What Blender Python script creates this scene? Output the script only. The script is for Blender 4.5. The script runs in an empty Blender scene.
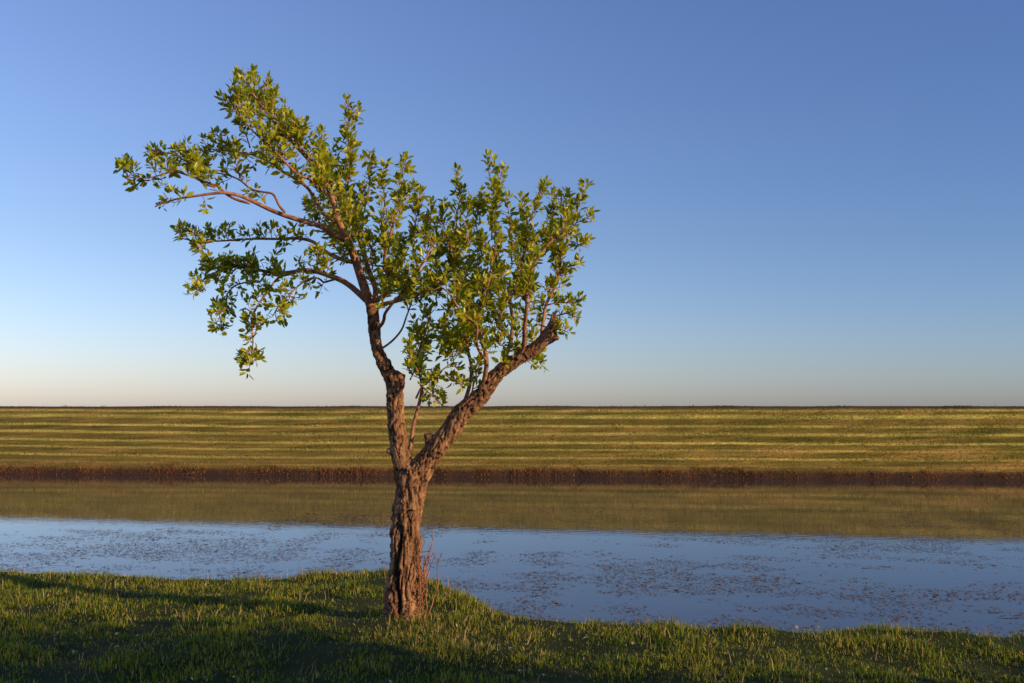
import bpy, math, random
import numpy as np
from mathutils import Vector, noise as mn
rng = np.random.default_rng(7)
random.seed(7)
scene = bpy.context.scene
F = 1000.0; PITCH = math.atan(66.5/F)
CAMZ = 1.7; WZ = -0.6
SUN_AZ = math.radians(117); SUN_EL = math.radians(14.5)

# ---------------------------------------------------------------- helpers
def link(o):
    scene.collection.objects.link(o); return o

def mesh_np(name, verts, tris=None, quads=None, cols=None, smooth=False, attrs=None):
    me = bpy.data.meshes.new(name)
    verts = np.asarray(verts, dtype=np.float32)
    me.vertices.add(len(verts)); me.vertices.foreach_set('co', verts.ravel())
    parts = []; sizes = []
    if quads is not None and len(quads):
        parts.append(np.asarray(quads).ravel()); sizes.append(np.full(len(quads), 4))
    if tris is not None and len(tris):
        parts.append(np.asarray(tris).ravel()); sizes.append(np.full(len(tris), 3))
    li = np.concatenate(parts).astype(np.int32); sz = np.concatenate(sizes).astype(np.int32)
    st = np.concatenate([[0], np.cumsum(sz)[:-1]]).astype(np.int32)
    me.loops.add(len(li)); me.loops.foreach_set('vertex_index', li)
    me.polygons.add(len(sz)); me.polygons.foreach_set('loop_start', st)
    me.polygons.foreach_set('loop_total', sz)
    if smooth: me.polygons.foreach_set('use_smooth', np.ones(len(sz), dtype=bool))
    if cols is not None:
        a = me.color_attributes.new('Col', 'FLOAT_COLOR', 'POINT')
        c = np.ones((len(verts), 4), dtype=np.float32); c[:, :3] = cols
        a.data.foreach_set('color', c.ravel())
    if attrs:
        for k, v in attrs.items():
            a = me.attributes.new(k, 'FLOAT', 'POINT'); a.data.foreach_set('value', np.asarray(v, dtype=np.float32))
    me.update(calc_edges=True); me.validate()
    return me

def sn(x, y, seed, scale, n=7):
    r = np.random.default_rng(seed); out = 0
    for i in range(n):
        a = r.uniform(0, 2*math.pi); f = r.uniform(.5, 1.7)/scale*2*math.pi; p = r.uniform(0, 6.28)
        out = out + np.sin((x*math.cos(a)+y*math.sin(a))*f+p)
    return out/math.sqrt(n/2)/1.6

def sm(a, b, x):
    t = np.clip((x-a)/(b-a), 0, 1); return t*t*(3-2*t)

def norm(v): return v/np.maximum(np.linalg.norm(v, axis=-1, keepdims=True), 1e-9)

# ---------------------------------------------------------------- terrain
EX = [-60, -12, -5.5, -4.2, -3.0, -1.9, -1.3, -0.68, -0.1, 0.39, 0.86, 1.45, 2.4, 3.8, 7, 14, 60]
EY = [12, 10.7, 10.5, 10.35, 10.1, 10.3, 10.3, 9.25, 8.55, 8.2, 8.0, 7.8, 7.65, 7.6, 7.3, 7.1, 8]
def edge(x): return np.interp(x, EX, EY) + 0.05*sn(x, x*0, 3, 1.3)
def Yc(x): return 33.4-0.085*np.clip(x, -40, 40)
def Yw(x): return Yc(x) + 0.07*sn(x, 0*x, 11, 3.0)+0.05*sn(x, 0*x, 12, .8)
def Yt(x):
    xc = np.clip(x, -40, 40); return np.maximum(38.5-0.18*xc, 33.4-0.085*xc+2.5)
def near_bump(x, y):
    return 0.035*sn(x, y, 21, 2.6)+0.015*sn(x, y, 22, .8)+0.05*np.exp(-((x+1.2)**2+(y-9.3)**2)/1.2) \
        + 0.07*np.exp(-((x+.9)**2+(y-8)**2)/.12)
def height(x, y):
    d = y-edge(x)
    zn = near_bump(x, y)*np.exp(-((np.minimum(np.abs(y), 60))/30)**2) - 1.15*sm(0, 1.7, d)
    dd = y-Yw(x); dc = y-Yc(x)
    bank = 0.24
    prof = -1.15 + 0.55*sm(-1.6, 0, dd) + bank*sm(-0.02, 0.28, dd)
    up = np.clip((dc-.3)/(Yt(x)-Yc(x)-.3), 0, 1)
    top = 1.765 + 0.008*sn(x, 0*x, 41, 9)
    prof = prof + (top - (WZ+bank))*(up**0.95)
    back = sm(3.5, 15, y-Yt(x))
    prof = prof*(1-back) + 0.0*back
    z = np.where(y < 22, zn, prof)
    far = sm(120, 170, np.abs(x))*((y > 5) & (dd < 0))
    return z*(1-far)
def svals(x, y):
    return (y-Yc(x))/(Yt(x)-Yc(x))
def swob(x, y):
    return svals(x, y) + 0.014*sn(x, 0*x, 51, 30) + .004*sn(x, 0*x, 52, 5)
# mowing swathes: (position, half width, strength)
SW = [(.12, .009, .4), (.21, .013, .85), (.32, .012, .65), (.42, .014, 1.), (.55, .018, .85), (.67, .016, 1.), (.82, .026, 1.), (.92, .016, .8)]
def stripe_np(v):
    o = 0
    for a, b, k in SW: o = np.maximum(o, k*np.clip(1.6-np.abs(v-a)/b, 0, 1))
    return o

def geo(a, b, n): return list(np.sign(a)*np.geomspace(abs(a), abs(b), n))
xs = np.array(geo(-3000, -31, 22) + list(np.arange(-30, -8, .25)) + list(np.arange(-8, 8, .12)) + list(np.arange(8, 30.1, .25)) + geo(31, 3000, 22))
ys = np.array(geo(-3000, -6, 18) + list(np.arange(-5, 3, .5)) + list(np.arange(3, 13, .12)) + list(np.arange(13, 30, 1.)) + list(np.arange(30, 48, .11)) + geo(48.5, 3500, 26))
gx, gy = np.meshgrid(xs, ys); gz = height(gx, gy)
nx, ny = len(xs), len(ys)
idx = np.arange(nx*ny).reshape(ny, nx)
q = np.stack([idx[:-1, :-1], idx[:-1, 1:], idx[1:, 1:], idx[1:, :-1]], -1).reshape(-1, 4)
S = svals(gx, gy)
me = mesh_np('ground', np.stack([gx, gy, gz], -1).reshape(-1, 3), quads=q, smooth=True,
             attrs={'s': S.ravel(), 'sw': swob(gx, gy).ravel(), 'dw': np.clip(gy-Yw(gx), -5, 50).ravel()})
ground = link(bpy.data.objects.new('ground', me))

# ---------------------------------------------------------------- node helpers
def newmat(name):
    m = bpy.data.materials.new(name); m.use_nodes = True; nt = m.node_tree; nt.nodes.clear()
    return m, nt, nt.nodes, nt.links
def N(ns, t, **kw):
    n = ns.new(t)
    for k, v in kw.items(): setattr(n, k, v)
    return n
def ramp(ns, pts, interp='LINEAR'):
    r = ns.new('ShaderNodeValToRGB'); r.color_ramp.interpolation = interp
    e = r.color_ramp.elements
    while len(e) < len(pts): e.new(0.5)
    for i, (p, c) in enumerate(pts):
        e[i].position = p; e[i].color = (*c, 1) if len(c) == 3 else c
    return r
def noise_node(ns, ls, vec, scale, detail=4, rough=.6):
    n = ns.new('ShaderNodeTexNoise'); n.inputs['Scale'].default_value = scale
    n.inputs['Detail'].default_value = detail; n.inputs['Roughness'].default_value = rough
    ls.new(vec, n.inputs['Vector']); return n
def mixc(ns, ls, fac, a, b, bt='MIX'):
    m = ns.new('ShaderNodeMix'); m.data_type = 'RGBA'; m.blend_type = bt
    for sock, v in ((m.inputs[0], fac), (m.inputs[6], a), (m.inputs[7], b)):
        if hasattr(v, 'links'): ls.new(v, sock)
        else: sock.default_value = v if isinstance(v, float) else (*v, 1)
    return m.outputs[2]
def math_n(ns, ls, op, a, b=0.0, clamp=False):
    m = ns.new('ShaderNodeMath'); m.operation = op; m.use_clamp = clamp
    for i, v in enumerate((a, b)):
        if hasattr(v, 'links'): ls.new(v, m.inputs[i])
        else: m.inputs[i].default_value = v
    return m.outputs[0]

# ground material
m, nt, ns, ls = newmat('ground_mat')
tc = N(ns, 'ShaderNodeTexCoord'); O = tc.outputs['Object']
def attr(n):
    a = ns.new('ShaderNodeAttribute'); a.attribute_name = n; return a.outputs['Fac']
mp = N(ns, 'ShaderNodeMapping'); mp.inputs['Scale'].default_value = (.10, 1.6, 1.6); ls.new(O, mp.inputs[0])
mp2 = N(ns, 'ShaderNodeMapping'); mp2.inputs['Scale'].default_value = (.35, 1.3, 1.3); ls.new(O, mp2.inputs[0])
n1 = noise_node(ns, ls, O, 1.2, 6, .65); n2 = noise_node(ns, ls, O, 14, 6, .75); n3 = noise_node(ns, ls, mp.outputs[0], 1.4, 6, .7)
near = ramp(ns, [(.3, (.022, .032, .008)), (.55, (.045, .055, .014)), (.75, (.07, .06, .022))]); ls.new(n1.outputs[0], near.inputs[0])
dk = ramp(ns, [(.34, (.12, .105, .018)), (.5, (.25, .18, .038)), (.64, (.40, .235, .075))]); ls.new(n3.outputs[0], dk.inputs[0])
sw = attr('sw'); stp = None
for a_, b_, k_ in SW:
    d_ = math_n(ns, ls, 'ABSOLUTE', math_n(ns, ls, 'SUBTRACT', sw, a_))
    v_ = math_n(ns, ls, 'MULTIPLY', math_n(ns, ls, 'SUBTRACT', 1.6, math_n(ns, ls, 'DIVIDE', d_, b_), True), k_)
    stp = v_ if stp is None else math_n(ns, ls, 'MAXIMUM', stp, v_)
nb = noise_node(ns, ls, mp.outputs[0], .8, 5, .6)
stp = math_n(ns, ls, 'MULTIPLY', stp, math_n(ns, ls, 'MULTIPLY', math_n(ns, ls, 'SUBTRACT', nb.outputs[0], .2), 2.8, True))
c = mixc(ns, ls, stp, dk.outputs[0], (.66, .56, .15))
fine = ramp(ns, [(.35, (.45, .47, .45)), (.65, (1.45, 1.38, 1.2))]); ls.new(n2.outputs[0], fine.inputs[0])
c = mixc(ns, ls, 1.0, c, fine.outputs[0], 'MULTIPLY')
n5 = noise_node(ns, ls, mp2.outputs[0], 1.5, 5, .65)
pat = ramp(ns, [(.38, (.68, .74, .6)), (.62, (1.2, 1.12, 1.05))]); ls.new(n5.outputs[0], pat.inputs[0])
c = mixc(ns, ls, 1.0, c, pat.outputs[0], 'MULTIPLY')
s_at = attr('s')
lowb = math_n(ns, ls, 'SUBTRACT', 1.0, math_n(ns, ls, 'MULTIPLY', s_at, 4.0, True))
c = mixc(ns, ls, math_n(ns, ls, 'MULTIPLY', lowb, .55), c, (.27, .145, .045))
cr = math_n(ns, ls, 'MULTIPLY', math_n(ns, ls, 'SUBTRACT', s_at, .945), 30.0, True)
c = mixc(ns, ls, cr, c, (.10, .062, .038))
dw = attr('dw')
soil = ramp(ns, [(.3, (.03, .016, .01)), (.6, (.08, .042, .025)), (.8, (.15, .08, .045))]); ls.new(n2.outputs[0], soil.inputs[0])
bk = math_n(ns, ls, 'SUBTRACT', 1.0, math_n(ns, ls, 'MULTIPLY', math_n(ns, ls, 'SUBTRACT', dw, .16), 5.0, True))
c = mixc(ns, ls, bk, c, soil.outputs[0])
nearm = math_n(ns, ls, 'LESS_THAN', dw, -3.0)
c = mixc(ns, ls, nearm, c, near.outputs[0])
b = N(ns, 'ShaderNodeBsdfPrincipled'); b.inputs['Roughness'].default_value = .95; b.inputs['Specular IOR Level'].default_value = .1
ls.new(c, b.inputs['Base Color'])
bp = N(ns, 'ShaderNodeBump'); bp.inputs['Strength'].default_value = .7; bp.inputs['Distance'].default_value = .05
ls.new(n2.outputs[0], bp.inputs['Height']); ls.new(bp.outputs[0], b.inputs['Normal'])
o = N(ns, 'ShaderNodeOutputMaterial'); ls.new(b.outputs[0], o.inputs[0])
ground.data.materials.append(m)

# vegetation material (per-vertex colour)
def veg(name, trans=.35, rough=.55, spec=.3, tint=(1.1, 1.15, .6)):
    m, nt, ns, ls = newmat(name)
    a = ns.new('ShaderNodeAttribute'); a.attribute_name = 'Col'
    p = N(ns, 'ShaderNodeBsdfPrincipled'); p.inputs['Roughness'].default_value = rough
    p.inputs['Specular IOR Level'].default_value = spec
    ls.new(a.outputs['Color'], p.inputs['Base Color'])
    t = N(ns, 'ShaderNodeBsdfTranslucent')
    ls.new(mixc(ns, ls, 1.0, a.outputs['Color'], tint, 'MULTIPLY'), t.inputs[0])
    mx = N(ns, 'ShaderNodeMixShader'); mx.inputs[0].default_value = trans
    ls.new(p.outputs[0], mx.inputs[1]); ls.new(t.outputs[0], mx.inputs[2])
    o = N(ns, 'ShaderNodeOutputMaterial'); ls.new(mx.outputs[0], o.inputs[0]); return m

# ---------------------------------------------------------------- grass blades
def blades(name, x, y, z, h, w, col, lean=.5, mat=None, tipcol=None):
    n = len(x); a = rng.uniform(0, 2*math.pi, n); la = rng.uniform(0, 2*math.pi, n)
    L = np.abs(rng.normal(0, lean, n))*h
    base = np.stack([x, y, z-.008], -1)
    side = np.stack([np.cos(a), np.sin(a), 0*a], -1)*w[:, None]/2
    ld = np.stack([np.cos(la), np.sin(la), 0*a], -1)
    mid = base+ld*(L*.35)[:, None]; mid[:, 2] += h*.6
    tip = base+ld*L[:, None]; tip[:, 2] += h*np.clip(1-.3*(L/h)**2, .35, 1)
    v = np.stack([base-side, base+side, mid-side*.7, mid+side*.7, tip], 1).reshape(-1, 3)
    i = np.arange(n)*5
    q = np.stack([i, i+1, i+3, i+2], -1); t = np.stack([i+2, i+3, i+4], -1)
    tc_ = col if tipcol is None else tipcol
    cc = np.stack([col, col, col, col, tc_], 1).reshape(-1, 3)
    me = mesh_np(name, v, t, q, cc)
    o = link(bpy.data.objects.new(name, me)); me.materials.append(mat); return o

gm = veg('grass_mat', .38, .6, .25, (1.15, 1.15, .45))
NB = 480000
x = rng.uniform(-10, 10, NB); y = rng.uniform(3.6, 11.6, NB)
keep = (y < edge(x)+.75) & ((np.abs(x) < .56*y+.6) | (rng.random(NB) < .35))
x, y = x[keep], y[keep]
dens = sn(x, y, 61, .9)+.6*sn(x, y, 62, .28)
keep = rng.random(len(x)) < np.clip(.72+.4*dens, .2, 1); x, y, dens = x[keep], y[keep], dens[keep]
rt = np.hypot(x+.9, y-8.0); keep = (rt > .17); x, y, dens = x[keep], y[keep], dens[keep]
n = len(x)
h = (.034+.015*np.clip(dens, -1, 2))*rng.uniform(.5, 1.5, n)
ed = np.exp(-((y-edge(x))/.22)**2); h *= 1+.5*ed*rng.random(n)
h *= 1+.8*np.exp(-(np.hypot(x+.9, y-8)/.35)**2)
w = rng.uniform(.004, .009, n)
g = np.array([.12, .18, .012]); yl = np.array([.33, .32, .028]); st_ = np.array([.50, .36, .14]); dkc = np.array([.05, .09, .010])
t = np.clip(.5+.4*sn(x, y, 63, 1.2)+.25*rng.normal(size=n), 0, 1)[:, None]
col = g*(1-t)+yl*t
u = rng.random(n)[:, None]; col = np.where(u < .22, dkc, col)
straw = (rng.random(n) < .07+.12*np.clip(sn(x, y, 64, .7), 0, 1)+.3*np.exp(-(np.hypot(x+.6, y-7.7)/.6)**2)+.12*np.exp(-((y-edge(x)+.15)/.25)**2))[:, None]; col = np.where(straw, st_*rng.uniform(.6, 1.2, (n, 1)), col)
tip = col*.75+.25*np.array([.36, .30, .05])
blades('grass', x, y, height(x, y), h, w, col, .65, gm, tip)

n = 3600; x = rng.uniform(-8, 8, n); y = rng.uniform(4.5, 10.5, n)
k = (y < edge(x)+.2) & (sn(x, y, 66, 1.1) > .05); x, y = x[k], y[k]; n = len(x)
blades('dry_grass_stems', x, y, height(x, y), rng.uniform(.06, .15, n), rng.uniform(.004, .009, n),
       np.array([.50, .32, .14])*rng.uniform(.5, 1.2, (n, 1)), .6, gm)

# dike blades
n = 200000; x = rng.uniform(-34, 34, n); s = rng.uniform(.03, 1.06, n)
y = Yw(x)+s*(Yt(x)-Yw(x)); swv = swob(x, y)
stripe = stripe_np(swv)*np.clip(.75+.5*sn(x, y*3, 74, 4), .2, 1)
pt = sn(x*.45, y*1.5, 78, 1.7)
k = rng.random(n) < np.clip(.42+.25*pt+.5*stripe, .1, 1); x, y, s, stripe, pt = x[k], y[k], s[k], stripe[k], pt[k]; n = len(x)
a_ = np.array([.15, .14, .02]); b_ = np.array([.36, .23, .055]); c_ = np.array([.66, .56, .14])
t = np.clip(.5+.5*sn(x*.12, y, 71, 1.3)+.3*rng.normal(size=n), 0, 1)[:, None]
col = a_*(1-t)+b_*t; col = col*(1-stripe[:, None]*.9)+c_*stripe[:, None]*.9
col *= rng.uniform(.6, 1.3, (n, 1))
cr = (s > .95)[:, None]; col = np.where(cr, col*.35, col)
blades('dike_grass', x, y, height(x, y), (.024+.04*stripe+.012*np.clip(pt, -1, 1.5))*rng.uniform(.5, 1.5, n), rng.uniform(.012, .03, n), col, .9, gm)
# scattered taller weeds on the slope
n = 9000; x = rng.uniform(-34, 34, n); s = rng.uniform(.05, 1.03, n); y = Yc(x)+s*(Yt(x)-Yc(x))
k = sn(x*.6, y*2, 79, 1.2) > .35; x, y = x[k], y[k]; n = len(x)
blades('slope_weeds', x, y, height(x, y), rng.uniform(.05, .11, n), rng.uniform(.015, .035, n), np.array([.12, .11, .02])*rng.uniform(.5, 1.5, (n, 1)), .7, gm)
# far bank weeds
n = 36000; x = rng.uniform(-34, 34, n); dd = np.abs(rng.normal(.18, .11, n)); y = Yw(x)+dd
cl = .7*sn(x, 0*x, 75, 2.1, 11)+.7*sn(x, 0*x, 76, .45, 13)+.5*sn(x, 0*x, 77, 9)
k = rng.random(n) < np.clip(.5+.3*cl, .12, 1); x, y, dd, cl = x[k], y[k], dd[k], cl[k]; n = len(x)
t = rng.random((n, 1)); col = np.array([.10, .04, .02])*(1-t)+np.array([.44, .19, .07])*t
col = np.where((dd > .2)[:, None], col*.6+np.array([.22, .15, .045])*.6, col)
blades('bank_weeds', x, y, height(x, y), np.clip(.06+.04*cl, .025, .2)*rng.uniform(.4, 1.4, n), rng.uniform(.01, .025, n), col, .7, gm)

# ---------------------------------------------------------------- water
me = mesh_np('water', [(-170, 5.5, WZ), (170, 5.5, WZ), (170, 42, WZ), (-170, 42, WZ)], quads=[(0, 1, 2, 3)])
water = link(bpy.data.objects.new('water', me))
m, nt, ns, ls = newmat('water_mat')
tc = N(ns, 'ShaderNodeTexCoord')
mp = N(ns, 'ShaderNodeMapping'); mp.inputs['Scale'].default_value = (.5, 1.4, 1); ls.new(tc.outputs['Object'], mp.inputs[0])
a1 = noise_node(ns, ls, mp.outputs[0], 5.0, 3, .5)
b = N(ns, 'ShaderNodeBsdfPrincipled'); b.inputs['Base Color'].default_value = (.055, .048, .044, 1)
b.inputs['Roughness'].default_value = .02; b.inputs['IOR'].default_value = 1.37
bp = N(ns, 'ShaderNodeBump'); bp.inputs['Strength'].default_value = .03; bp.inputs['Distance'].default_value = .03
ls.new(a1.outputs[0], bp.inputs['Height']); ls.new(bp.outputs[0], b.inputs['Normal'])
o = N(ns, 'ShaderNodeOutputMaterial'); ls.new(b.outputs[0], o.inputs[0]); water.data.materials.append(m)

# floating weed flecks
n = 620000; x = rng.uniform(-14, 14, n); y = 8+rng.random(n)**1.2*15
mask = .8*sn(x*.35, y, 81, 3.0)+.7*sn(x*.6, y, 82, .9)+.45*sn(x, y, 83, .3)
mask += np.where(x < -1.5, .05+.9*np.exp(-((y-15.5)/2.0)**2), .9-.14*np.abs(y-11.0))
k = (y > edge(x)+.9) & (rng.random(n) < np.clip(mask-.15, 0, 1)*.5); x, y = x[k], y[k]; n = len(x)
r = rng.uniform(.004, .014, n)*np.where(rng.random(n) < .06, 1.9, 1); a = rng.uniform(0, 6.28, n)
pts = []
for kx in range(4):
    aa = a+kx*math.pi/2+rng.uniform(-.4, .4, n); rr = r*rng.uniform(.5, 1.3, n)
    pts.append(np.stack([x+1.7*rr*np.cos(aa), y+rr*np.sin(aa), np.full(n, WZ+.003)+rng.uniform(0, .004, n)], -1))
v = np.stack(pts, 1).reshape(-1, 3); i = np.arange(n)*4
col = np.repeat(np.array([.19, .125, .10])*rng.uniform(.3, 1.8, (n, 1)), 4, axis=0)
me = mesh_np('floating_weed', v, quads=np.stack([i, i+1, i+2, i+3], -1), cols=col)
link(bpy.data.objects.new('floating_weed', me)); me.materials.append(veg('weed_mat', .05, .8, .1))

# ---------------------------------------------------------------- tree
TD = 8.0
ct, stt = math.cos(PITCH), math.sin(PITCH)
def P(px, py, dy=0.0):
    u = px-512; v_ = 341.5-py
    X, Y, Z = u, F*ct-v_*stt, F*stt+v_*ct
    k = (TD+dy)/Y
    return np.array([X*k, TD+dy, CAMZ+Z*k])

def spline(pts, rad, step=.03):
    pts = np.array(pts, float); rad = np.array(rad, float)
    if len(pts) == 2:
        pts = np.array([pts[0], pts.mean(0), pts[1]]); rad = np.array([rad[0], rad.mean(), rad[-1]])
    Pp = np.vstack([2*pts[0]-pts[1], pts, 2*pts[-1]-pts[-2]]); out = []; ro = []
    for i in range(1, len(Pp)-2):
        n = max(2, int(np.linalg.norm(Pp[i+1]-Pp[i])/step))
        for k in range(n):
            t = k/n; p0, p1, p2, p3 = Pp[i-1], Pp[i], Pp[i+1], Pp[i+2]
            out.append(.5*((2*p1)+(-p0+p2)*t+(2*p0-5*p1+4*p2-p3)*t*t+(-p0+3*p1-3*p2+p3)*t**3))
            ro.append(rad[i-1]*(1-t)+rad[i]*t)
    out.append(pts[-1]); ro.append(rad[-1]); return np.array(out), np.array(ro)

class Tubes:
    def __init__(s): s.v = []; s.q = []; s.t = []; s.n = 0
    def add(s, p, r, k=6):
        T = norm(np.gradient(p, axis=0)); up = np.array([0.13, .97, .2])
        A = norm(np.cross(T, up)); B = np.cross(T, A)
        an = np.arange(k)*2*math.pi/k
        ring = p[:, None]+r[:, None, None]*(np.cos(an)[None, :, None]*A[:, None]+np.sin(an)[None, :, None]*B[:, None])
        m_ = len(p); b0 = s.n; s.v.append(ring.reshape(-1, 3))
        for i in range(m_-1):
            for j in range(k):
                s.q.append((b0+i*k+j, b0+i*k+(j+1) % k, b0+(i+1)*k+(j+1) % k, b0+(i+1)*k+j))
        s.n += m_*k
        s.v.append(p[[0, -1]]); c0, c1 = s.n, s.n+1; s.n += 2
        for j in range(k):
            s.t.append((c0, b0+(j+1) % k, b0+j)); s.t.append((c1, b0+(m_-1)*k+j, b0+(m_-1)*k+(j+1) % k))

tree = link(bpy.data.objects.new('tree', None))
thick = Tubes(); segs = []
def limb(pts, rad):
    p, r = spline([P(*a) for a in pts], rad, .03)
    thick.add(p, r, 20); segs.append((p, r)); return p, r
limb([(399, 634), (401, 612), (403, 585), (406, 550), (407, 515), (411, 485), (412, 468)], [.185, .152, .134, .124, .115, .12, .11])
limb([(408, 486), (402, 460), (397, 430), (395, 400), (396, 378)], [.095, .08, .073, .071, .075])
limb([(394, 384), (384, 364, .02), (376, 345, .03), (374, 325, .03), (372, 306, .04)], [.068, .058, .048, .048, .052])
limb([(396, 380), (401, 372)], [.06, .045])
limb([(414, 484), (426, 462), (445, 437, -.02), (462, 413, -.04), (480, 397, -.05), (497, 375, -.07), (520, 358, -.1), (542, 342, -.12), (556, 322, -.13)],
     [.10, .094, .082, .080, .078, .064, .056, .052, .050])
limb([(541, 343, -.12), (558, 336, -.14)], [.04, .03])
limb([(553, 330, -.13), (554, 314, -.12)], [.045, .025])
limb([(425, 462), (430, 446), (428, 434, -.04)], [.06, .045, .035])
limb([(459, 417, -.04), (455, 406, -.04)], [.05, .03])
limb([(399, 455), (388, 449, -.02)], [.05, .03])
for ax, ay, dy in ((375, 632, .0), (425, 630, .0), (408, 640, -.2), (388, 640, -.14)):
    limb([(403, 605), ((ax+401)/2, 622, dy/2), (ax, ay, dy)], [.10, .085, .03])
me0 = mesh_np('t0', np.vstack(thick.v), thick.t, thick.q)
tmp = link(bpy.data.objects.new('tmp', me0))
rm = tmp.modifiers.new('r', 'REMESH'); rm.mode = 'VOXEL'; rm.voxel_size = .006
sm_ = tmp.modifiers.new('s', 'SMOOTH'); sm_.iterations = 8
dg = bpy.context.evaluated_depsgraph_get(); ev = tmp.evaluated_get(dg)
tme = bpy.data.meshes.new_from_object(ev); bpy.data.objects.remove(tmp)
nv = len(tme.vertices); co = np.zeros(nv*3, np.float32); tme.vertices.foreach_get('co', co); co = co.reshape(-1, 3).astype(float)
no = np.zeros(nv*3, np.float32); tme.vertices.foreach_get('normal', no); no = no.reshape(-1, 3)
allp = np.vstack([s_[0] for s_ in segs]); allt = np.vstack([norm(np.gradient(s_[0], axis=0)) for s_ in segs])
allr = np.concatenate([s_[1] for s_ in segs])
near_i = np.zeros(nv, int)
for a in range(0, nv, 4000):
    d = ((co[a:a+4000, None]-allp[None])**2).sum(-1); near_i[a:a+4000] = d.argmin(1)
T = allt[near_i]; R = allr[near_i]
T = norm(T*.6+np.array([.1, 0, .4]))
al = (co*T).sum(-1, keepdims=True)*T
pc = co-al*.74
crev = np.zeros(nv); disp = np.zeros(nv)
for i in range(nv):
    p = Vector(pc[i]); w_ = mn.noise(p*6); q0 = Vector(co[i])
    wv = Vector((w_, mn.noise(p*6+Vector((9, 0, 0))), 0))*.5
    r1 = 1-abs(mn.noise(p*24+wv))*3.4
    r2 = 1-abs(mn.noise(p*55+wv))*2.6
    f = max(r1, 0)**1.5; f2 = max(r2, 0)**1.5
    crev[i] = f*.8+f2*.4
    disp[i] = -f*.15-f2*.07+mn.noise(q0*7)*.16+mn.noise(q0*22)*.12+mn.noise(q0*60)*.05
sc = np.clip(R, .04, .13)
sx = co[:, 0]-(P(399, 590)[0]+.018*np.sin(co[:, 2]*11)); seam = np.exp(-(sx/.02)**2)*(co[:, 1] < TD)*sm(.02, .15, co[:, 2])*(1-sm(.55, .9, co[:, 2]))
disp2 = disp*sc - seam*.05; crev = np.clip(crev+seam*1.0, 0, 1.4)
co2 = co+no*disp2[:, None]
tme.vertices.foreach_set('co', co2.astype(np.float32).ravel())
a = tme.attributes.new('crev', 'FLOAT', 'POINT'); a.data.foreach_set('value', crev.astype(np.float32))
tme.polygons.foreach_set('use_smooth', np.ones(len(tme.polygons), dtype=bool)); tme.update()
trunk = link(bpy.data.objects.new('trunk', tme)); trunk.parent = tree

m, nt, ns, ls = newmat('bark_mat')
tc = N(ns, 'ShaderNodeTexCoord'); mp = N(ns, 'ShaderNodeMapping'); mp.inputs['Scale'].default_value = (1, 1, .3); ls.new(tc.outputs['Object'], mp.inputs[0])
n1 = noise_node(ns, ls, mp.outputs[0], 16, 6, .75); n2 = noise_node(ns, ls, mp.outputs[0], 90, 4, .7); n4 = noise_node(ns, ls, tc.outputs['Object'], 3, 3)
r = ramp(ns, [(.3, (.12, .055, .028)), (.5, (.34, .165, .08)), (.7, (.62, .35, .18))]); ls.new(n1.outputs[0], r.inputs[0])
a = ns.new('ShaderNodeAttribute'); a.attribute_name = 'crev'
c = mixc(ns, ls, math_n(ns, ls, 'MULTIPLY', a.outputs['Fac'], 1.05, True), r.outputs[0], (.03, .013, .008))
gr = math_n(ns, ls, 'MULTIPLY', math_n(ns, ls, 'SUBTRACT', n4.outputs[0], .5), 1.5, True)
c = mixc(ns, ls, gr, c, (.28, .16, .085))
b = N(ns, 'ShaderNodeBsdfPrincipled'); b.inputs['Roughness'].default_value = .85; b.inputs['Specular IOR Level'].default_value = .2
ls.new(c, b.inputs['Base Color'])
bp = N(ns, 'ShaderNodeBump'); bp.inputs['Strength'].default_value = .9; bp.inputs['Distance'].default_value = .014
ls.new(n2.outputs[0], bp.inputs['Height']); ls.new(bp.outputs[0], b.inputs['Normal'])
o = N(ns, 'ShaderNodeOutputMaterial'); ls.new(b.outputs[0], o.inputs[0]); tme.materials.append(m); bark = m

# branches -------------------------------------------------------
br = Tubes()
LV = {'p': [], 'd': [], 'n': [], 'l': []}
def addleaf(p, d, nrm, l):
    LV['p'].append(p); LV['d'].append(d); LV['n'].append(nrm); LV['l'].append(l)
def rv(s=1.0): return rng.normal(0, s, 3)
def leafy(p, start=0.0, spacing=.018, size=.085):
    L = np.concatenate([[0], np.cumsum(np.linalg.norm(np.diff(p, axis=0), axis=1))]); tot = L[-1]
    t = start*tot; ang = rng.uniform(0, 6)
    while t < tot:
        i = min(np.searchsorted(L, t), len(p)-1); i = max(i, 1)
        T = norm(p[i]-p[i-1]); A = norm(np.cross(T, [.3, .2, .9])); B = np.cross(T, A)
        ang += 2.4
        out = A*math.cos(ang)+B*math.sin(ang)
        d = norm(T*rng.uniform(.4, 1.1)+out+rv(.2)+np.array([0, 0, .3]))
        addleaf(p[i]+out*.004, d, norm(T+rv(.35)+np.array([.2, -.15, .25])), size*rng.uniform(.55, 1.25)*(1-.25*(t/tot)))
        t += spacing*rng.uniform(.6, 1.5)
    for k in range(3):
        addleaf(p[-1], norm(norm(p[-1]-p[-2])+rv(.4)+np.array([0, 0, .3])), norm(rv(1)), size*rng.uniform(.6, .9))
def wig(pts, rad, amp=.02, step=.03):
    p, r = spline(pts, rad, step)
    n = len(p); f = np.zeros((n, 3)); t = np.linspace(0, 1, n)
    for k in (3, 7): f += np.sin(t[:, None]*k*2+rng.uniform(0, 6, 3))*amp/k*3
    f *= np.minimum(t*4, 1)[:, None]
    return p+f, r
DEN = 2.05
def twig(p0, d, L, r0=.0035, size=.086, start=.1, sp=.0145):
    p1 = p0+d*L*.5+rv(.01); p2 = p0+norm(d+np.array([0, 0, .25])+rv(.12))*L
    p, r = spline([p0, p1, p2], [r0, r0*.8, r0*.5], .03); br.add(p, r, 4); leafy(p, start, sp, size)
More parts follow.
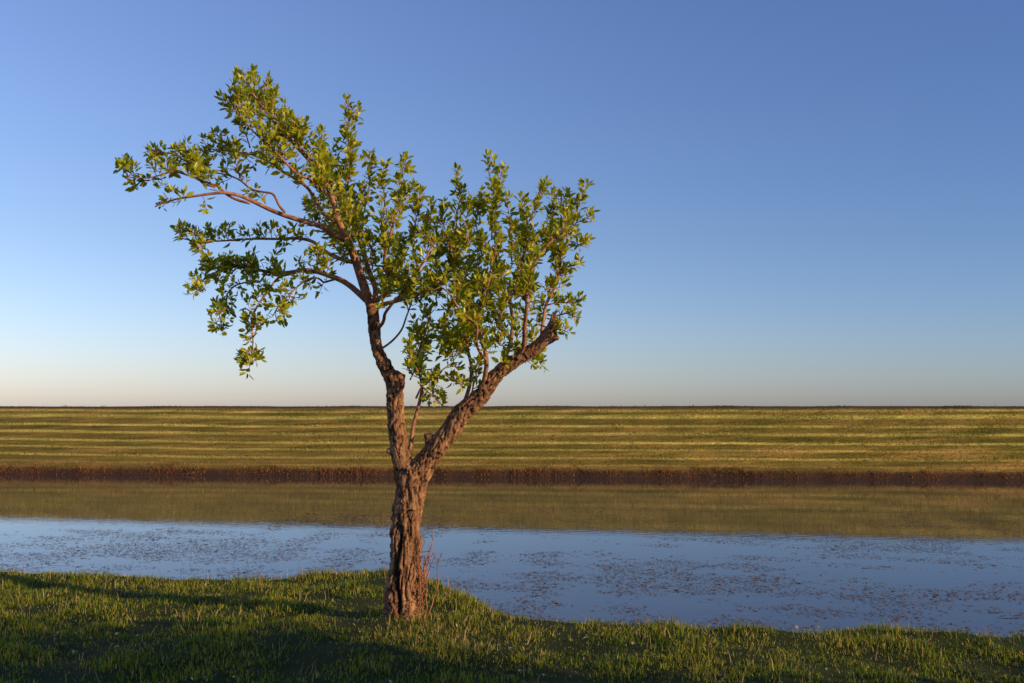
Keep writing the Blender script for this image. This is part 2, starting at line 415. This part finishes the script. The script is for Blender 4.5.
def branch(pts, r0, r1, sides=0.0, side_len=(.06, .2), start=.2, amp=.03, leaf=True, size=.086, lstart=.35, bias=(0, 0, .4), ls_=.024):
    P3 = [P(*a) if len(a) == 3 else P(a[0], a[1], 0) for a in pts]
    p, r = wig(P3, list(np.linspace(r0, r1, len(P3))), amp)
    br.add(p, r, 7 if r0 > .012 else 5)
    L = np.linalg.norm(np.diff(p, axis=0), axis=1).sum()
    for k in range(int(sides*DEN*L+rng.random())):
        t = start+(1-start)*rng.random()**.85; i = min(int(t*(len(p)-1)), len(p)-2)
        T = norm(p[i+1]-p[i]); d = norm(T*.5+norm(rv())*1.0+np.array(bias))
        twig(p[i], d, rng.uniform(*side_len)*.9)
    if leaf: leafy(p, lstart, ls_, size)
    return p

M = dict(amp=.035, leaf=False)
branch([(372, 308, .04), (362, 280, -.02), (350, 250, -.08), (336, 222, -.12), (322, 190, -.15), (300, 150, -.2), (278, 116, -.22), (254, 90, -.25)], .042, .006, 16, (.07, .24), .3, **M)
branch([(345, 240, -.08), (318, 224, -.2), (285, 212, -.3), (250, 203, -.35), (215, 197, -.4), (180, 198, -.42), (152, 206, -.45)], .024, .005, 2.0, (.05, .14), .6, **M)
branch([(250, 203, -.35), (215, 187, -.4), (185, 180, -.45), (160, 178, -.5), (128, 171, -.55)], .012, .004, 10, (.06, .16), .4, **M)
branch([(285, 212, -.3), (262, 192, -.2), (240, 178, -.1), (218, 172, -.05), (202, 174, 0)], .011, .004, 8, (.06, .14), .3, **M)
branch([(215, 187, -.4), (190, 168, -.4), (168, 155, -.42), (158, 145, -.42)], .009, .004, 14, (.06, .15), .3, **M)
branch([(366, 300, .04), (340, 278, .15), (305, 268, .25), (270, 268, .3), (240, 268, .35), (215, 278, .35), (196, 290, .38)], .026, .004, 12, (.07, .18), .25, **M)
branch([(305, 268, .25), (278, 285, .1), (258, 312, 0), (248, 340, -.02), (246, 366, -.03)], .012, .004, 15, (.05, .13), .2, bias=(0, 0, -.1), **M)
branch([(270, 268, .3), (240, 290, .3), (228, 308, .3), (222, 326, .3)], .009, .004, 15, (.05, .13), .2, bias=(0, 0, -.1), **M)
branch([(340, 278, .15), (305, 285, -.1), (285, 298, -.2), (278, 312, -.2)], .010, .004, 11, (.05, .14), .2, bias=(0, 0, 0), **M)
branch([(352, 262, -.05), (310, 245, .2), (270, 240, .35), (225, 240, .4), (183, 233, .45)], .018, .004, 9, (.06, .15), .3, **M)
branch([(258, 268, .3), (228, 262, .4), (208, 268, .45)], .008, .004, 13, (.05, .13), .2, **M)
branch([(336, 222, -.12), (305, 190, .1), (270, 168, .2), (235, 150, .25), (205, 140, .3)], .016, .004, 12, (.06, .18), .3, **M)
branch([(322, 190, -.15), (290, 165, -.4), (262, 140, -.5), (236, 108, -.5)], .013, .004, 15, (.06, .22), .3, **M)
branch([(300, 150, -.2), (285, 122, 0), (262, 100, .1), (240, 80, .12)], .010, .004, 18, (.06, .18), .15, **M)
branch([(372, 308, .04), (372, 285, .2), (366, 250, .3), (352, 220, .3), (335, 190, .3), (322, 158, .3)], .028, .005, 17, (.07, .25), .15, **M)
branch([(366, 265, .3), (350, 245, .5), (325, 220, .65), (305, 200, .7)], .014, .005, 16, (.07, .22), .2, **M)
branch([(374, 305, .04), (385, 280, -.2), (392, 250, -.35), (396, 215, -.4)], .024, .006, 18, (.07, .26), .1, **M)
branch([(374, 308, .04), (400, 300, 0), (430, 285, .1), (455, 262, .15), (470, 238, .2)], .020, .005, 15, (.07, .24), .25, **M)
branch([(376, 330, .03), (385, 318, -.2), (402, 300, -.3), (420, 270, -.35), (428, 235, -.4)], .016, .005, 15, (.07, .24), .3, **M)
branch([(378, 352, .02), (390, 340, .1), (405, 315, .2), (415, 290, .3)], .012, .005, 9, (.06, .18), .45, **M)
branch([(410, 452, 0), (413, 425, .03), (416, 398, .04), (418, 365, .05), (428, 330, .1), (436, 300, .1)], .018, .006, 11, (.06, .22), .45, **M)
branch([(416, 398, .04), (430, 385, -.1), (445, 366, -.15), (452, 335, -.2)], .009, .004, 13, (.06, .2), .3, **M)
branch([(462, 412, -.04), (468, 385, .1), (465, 350, .2), (462, 310, .25), (460, 270, .25), (456, 232, .25)], .018, .005, 13, (.07, .22), .3, **M)
branch([(482, 392, -.05), (486, 360, -.2), (484, 320, -.3), (487, 280, -.35), (492, 240, -.35)], .022, .006, 14, (.07, .22), .25, **M)
branch([(497, 374, -.07), (510, 340, .1), (515, 300, .2), (520, 260, .25), (528, 232, .25)], .02, .006, 13, (.07, .22), .25, **M)
branch([(520, 357, -.1), (524, 325, -.3), (530, 290, -.4), (545, 255, -.4), (560, 232, -.35)], .02, .006, 13, (.07, .22), .25, **M)
branch([(542, 342, -.1), (545, 310, .1), (552, 275, .2), (562, 245, .2), (576, 213, .2)], .016, .005, 13, (.07, .19), .25, **M)
branch([(510, 340, .1), (495, 315, .3), (475, 290, .4), (455, 270, .4)], .012, .005, 15, (.06, .24), .15, **M)
branch([(486, 360, -.2), (470, 330, -.4), (455, 300, -.5), (440, 275, -.5)], .012, .005, 13, (.06, .24), .15, **M)

shoots = [(252, 90, 238, 74), (262, 105, 268, 84), (238, 110, 242, 98), (322, 190, 320, 130), (345, 205, 350, 102), (347, 190, 353, 108), (338, 200, 334, 165), (300, 150, 296, 123),
 (362, 235, 372, 152), (356, 240, 362, 184), (380, 230, 384, 168), (398, 225, 405, 158), (395, 215, 412, 184), (412, 260, 420, 190), (428, 240, 432, 204),
 (456, 232, 455, 170), (448, 250, 444, 204), (470, 245, 468, 204), (482, 262, 479, 192), (492, 240, 488, 157), (494, 240, 500, 170), (512, 262, 510, 199),
 (528, 228, 524, 197), (530, 240, 541, 185), (545, 255, 554, 194), (562, 228, 564, 195), (576, 215, 586, 184), (562, 240, 588, 216), (566, 250, 588, 240),
 (552, 280, 578, 262), (548, 305, 580, 300), (548, 315, 578, 316), (540, 325, 568, 333), (530, 335, 545, 367), (515, 348, 530, 362), (436, 300, 432, 255),
 (470, 350, 455, 330), (418, 372, 405, 345), (420, 385, 440, 404), (428, 350, 415, 330), (436, 365, 432, 396), (475, 345, 470, 300), (500, 320, 502, 270),
 (510, 300, 530, 275), (530, 300, 516, 262), (452, 300, 470, 262), (400, 290, 388, 245), (372, 270, 380, 232), (350, 262, 330, 240), (330, 270, 318, 250),
 (130, 172, 122, 165), (150, 180, 134, 186), (165, 152, 148, 156), (180, 162, 182, 148), (200, 235, 178, 229), (210, 240, 200, 250), (205, 288, 190, 294),
 (240, 178, 232, 155), (280, 170, 272, 145), (250, 148, 240, 122), (235, 150, 214, 134), (226, 308, 216, 322), (248, 350, 240, 362), (280, 300, 284, 318),
 (470, 395, 478, 360), (500, 370, 520, 330), (446, 375, 462, 388), (520, 345, 540, 322), (485, 340, 505, 345), (460, 320, 440, 345), (545, 290, 565, 285),
 (350, 240, 345, 205), (372, 250, 352, 215), (400, 270, 410, 230), (440, 270, 436, 225), (480, 290, 476, 240), (500, 300, 498, 240), (530, 300, 540, 240), (380, 285, 400, 265), (340, 265, 350, 230),
 (420, 300, 440, 280), (330, 235, 312, 218), (440, 340, 450, 310), (500, 345, 490, 320), (410, 380, 425, 350)]
for i, (a0, b0, a1, b1) in enumerate(shoots):
    dy = rng.uniform(-.35, .35); mx_, my_ = (a0+a1)/2+rng.uniform(-4, 4), (b0+b1)/2
    branch([(a0, b0, dy), (mx_, my_, dy+.03), (a1, b1, dy+rng.uniform(-.1, .1))], .007, .003, 11, (.03, .08), .1, amp=.012, lstart=.05, ls_=.015, size=.086)

bme = mesh_np('branches', np.vstack(br.v), br.t, br.q, smooth=True)
bo = link(bpy.data.objects.new('branches', bme)); bo.parent = tree
m, nt, ns, ls = newmat('branch_mat')
tc = N(ns, 'ShaderNodeTexCoord'); n1 = noise_node(ns, ls, tc.outputs['Object'], 25, 4)
r = ramp(ns, [(.35, (.17, .065, .03)), (.65, (.46, .20, .10))]); ls.new(n1.outputs[0], r.inputs[0])
b = N(ns, 'ShaderNodeBsdfPrincipled'); b.inputs['Roughness'].default_value = .7; ls.new(r.outputs[0], b.inputs['Base Color'])
o = N(ns, 'ShaderNodeOutputMaterial'); ls.new(b.outputs[0], o.inputs[0]); bme.materials.append(m); brm = m

def leafmesh(name, LV, mat, cols, wr=.40):
    p = np.array(LV['p']); d = norm(np.array(LV['d'])); nn = np.array(LV['n']); l = np.array(LV['l'])[:, None]; n = len(p)
    sd = norm(np.cross(d, nn)); up = np.cross(sd, d)
    w = l*wr*.5*rng.uniform(.8, 1.15, (n, 1)); curl = rng.uniform(-.02, .22, (n, 1)); fold = rng.uniform(.1, .5, (n, 1))
    stem = .12
    def at(t, s_): return p+d*l*(stem+t*(1-stem))+sd*w*s_+up*(abs(s_)*fold*w-curl*l*t*t)
    vs = [at(0, 0), at(.36, 0), at(.72, 0), at(1, 0), at(.34, -.95), at(.34, .95), at(.7, -.78), at(.7, .78)]
    v = np.stack(vs, 1).reshape(-1, 3); i = np.arange(n)*8
    t = np.concatenate([np.stack([i, i+1, i+4], -1), np.stack([i, i+5, i+1], -1), np.stack([i+2, i+3, i+6], -1), np.stack([i+2, i+7, i+3], -1)])
    q = np.concatenate([np.stack([i+1, i+2, i+6, i+4], -1), np.stack([i+1, i+5, i+7, i+2], -1)])
    me = mesh_np(name, v, t, q, np.repeat(cols, 8, axis=0), smooth=False)
    o = link(bpy.data.objects.new(name, me)); me.materials.append(mat); return o
n = len(LV['p']); print('leaves', n)
t = np.clip(rng.normal(.5, .32, (n, 1)), 0, 1)
cols = np.array([.14, .22, .010])*(1-t)+np.array([.56, .51, .025])*t
lm = veg('leaf_mat', .42, .36, .5, (1.3, 1.22, .3))
lo = leafmesh('leaves', LV, lm, cols); lo.parent = tree

br = Tubes()
for k in range(18):
    p0 = P(412+rng.uniform(-6, 14), 612+rng.uniform(-10, 12), -.03+rng.uniform(-.06, .05))
    hgt = rng.uniform(.2, .68); p2 = p0+np.array([rng.uniform(-.02, .16), rng.uniform(-.08, .08), hgt])
    p, r = wig([p0, (p0+p2)/2+rv(.02), p2], [.006, .005, .0025], .02); br.add(p, r, 5)
    for j in range(5):
        i = rng.integers(len(p)//3, len(p)-1); q2 = p[i]+norm(rv()+np.array([0, 0, 1.2]))*rng.uniform(.03, .1)
        pp, rr = spline([p[i], q2], [.003, .002]); br.add(pp, rr, 4)
sme = mesh_np('sucker_shoots', np.vstack(br.v), br.t, br.q); so = link(bpy.data.objects.new('sucker_shoots', sme)); so.parent = tree
sme.materials.append(brm)

# pale fallen leaves and petals in the grass
LF = {'p': [], 'd': [], 'n': [], 'l': []}
for k in range(150):
    x_ = rng.uniform(-4.5, 4.5); y_ = rng.uniform(6.0, 8.0); z_ = float(height(np.array([x_]), np.array([y_]))[0])
    LF['p'].append(np.array([x_, y_, z_+rng.uniform(.025, .05)])); LF['d'].append(rv()*np.array([1, 1, .4])); LF['n'].append(np.array([0, 0, 1.])+rv(.4)); LF['l'].append(rng.uniform(.012, .04))
fc = np.array([.62, .52, .36])*rng.uniform(.4, 1.15, (150, 1))
leafmesh('fallen_leaves', LF, gm, fc, .7)

def shade_shrub(cx, cy, rx, ry, hz, n):  # unseen shrub right of the frame, added and sized to shade the front grass
    root = link(bpy.data.objects.new('shade_shrub', None))
    tb = Tubes(); L_ = {'p': [], 'd': [], 'n': [], 'l': []}
    for k in range(int(n/30)):
        a = rng.uniform(0, 6.28); e = rng.uniform(.1, 1)**.7
        tip = np.array([cx+rx*math.cos(a)*math.sqrt(1-(e*.85)**2)*rng.uniform(.5, 1.05), cy+ry*math.sin(a)*math.sqrt(1-(e*.85)**2)*rng.uniform(.5, 1.05), hz*e*rng.uniform(.8, 1.08)])
        b0 = np.array([cx+rng.uniform(-.3, .3), cy+rng.uniform(-.3, .3), -.05])
        p, r = spline([b0, (b0+tip)/2+rv(.12)+np.array([0, 0, .1*hz]), tip], [.03, .015, .004], .1); tb.add(p, r, 5)
        for j in range(30):
            q_ = p[rng.integers(len(p)//2, len(p))]+rv(.12)
            L_['p'].append(q_); L_['d'].append(norm(rv()+np.array([0, 0, .3]))); L_['n'].append(norm(rv()+np.array([0, 0, .6]))); L_['l'].append(rng.uniform(.10, .18))
    me = mesh_np('stems', np.vstack(tb.v), tb.t, tb.q); so = link(bpy.data.objects.new('stems', me)); me.materials.append(brm); so.parent = root
    m_ = len(L_['p']); t = rng.random((m_, 1)); lo = leafmesh('foliage', L_, lm, np.array([.035, .07, .012])*(1-t)+np.array([.09, .12, .02])*t, .6); lo.parent = root
shade_shrub(9.2, 0.6, 2.1, 2.0, 4.0, 26000)
shade_shrub(7.6, 3.3, 1.5, 1.4, 1.4, 14000)

# ---------------------------------------------------------------- world, sun, camera
w = bpy.data.worlds.new('World'); scene.world = w; w.use_nodes = True
ns, ls = w.node_tree.nodes, w.node_tree.links; ns.clear()
sky = ns.new('ShaderNodeTexSky'); sky.sky_type = 'NISHITA'; sky.sun_disc = False
sky.sun_elevation = SUN_EL; sky.sun_rotation = SUN_AZ; sky.air_density = 1.0; sky.dust_density = .5; sky.ozone_density = 3.0
tc = ns.new('ShaderNodeTexCoord'); sx_ = ns.new('ShaderNodeSeparateXYZ'); ls.new(tc.outputs['Generated'], sx_.inputs[0])
rp = ramp(ns, [(0, (.47, .46, .63)), (.06, (.47, .46, .60)), (.16, (.46, .45, .56)), (.38, (.50, .48, .62)), (1, (.5, .47, .6))]); ls.new(sx_.outputs[2], rp.inputs[0])
mc = mixc(ns, ls, 1.0, sky.outputs[0], rp.outputs[0], 'MULTIPLY')
# slightly deeper air towards the sun-side quarter of the sky
def lin(k, c0=1.0): return math_n(ns, ls, 'SUBTRACT', c0, math_n(ns, ls, 'MULTIPLY', sx_.outputs[0], k))
azc = ns.new('ShaderNodeCombineXYZ')
ls.new(lin(.50, 1.02), azc.inputs[0]); ls.new(lin(.32, 1.02), azc.inputs[1]); ls.new(lin(.16), azc.inputs[2])
mc = mixc(ns, ls, 1.0, mc, azc.outputs[0], 'MULTIPLY')
bg = ns.new('ShaderNodeBackground'); bg.inputs[1].default_value = .28
o = ns.new('ShaderNodeOutputWorld'); ls.new(mc, bg.inputs[0]); ls.new(bg.outputs[0], o.inputs[0])
ld = bpy.data.lights.new('sun', 'SUN'); ld.energy = 5.0; ld.angle = math.radians(.5); ld.color = (1, .72, .38)
lo = link(bpy.data.objects.new('sun', ld))
Sv = Vector((math.cos(SUN_EL)*math.sin(SUN_AZ), math.cos(SUN_EL)*math.cos(SUN_AZ), math.sin(SUN_EL)))
lo.rotation_euler = Sv.to_track_quat('Z', 'Y').to_euler(); lo.location = (20, -10, 10)
cd = bpy.data.cameras.new('camera'); cd.sensor_width = 36; cd.lens = 36*F/1024; cd.clip_end = 9000; cd.clip_start = .05
cam = link(bpy.data.objects.new('camera', cd)); cam.location = (0, 0, CAMZ); cam.rotation_euler = (math.pi/2+PITCH, 0, 0)
scene.camera = cam
scene.view_settings.view_transform = 'Standard'; scene.view_settings.look = 'None'; scene.view_settings.exposure = 0
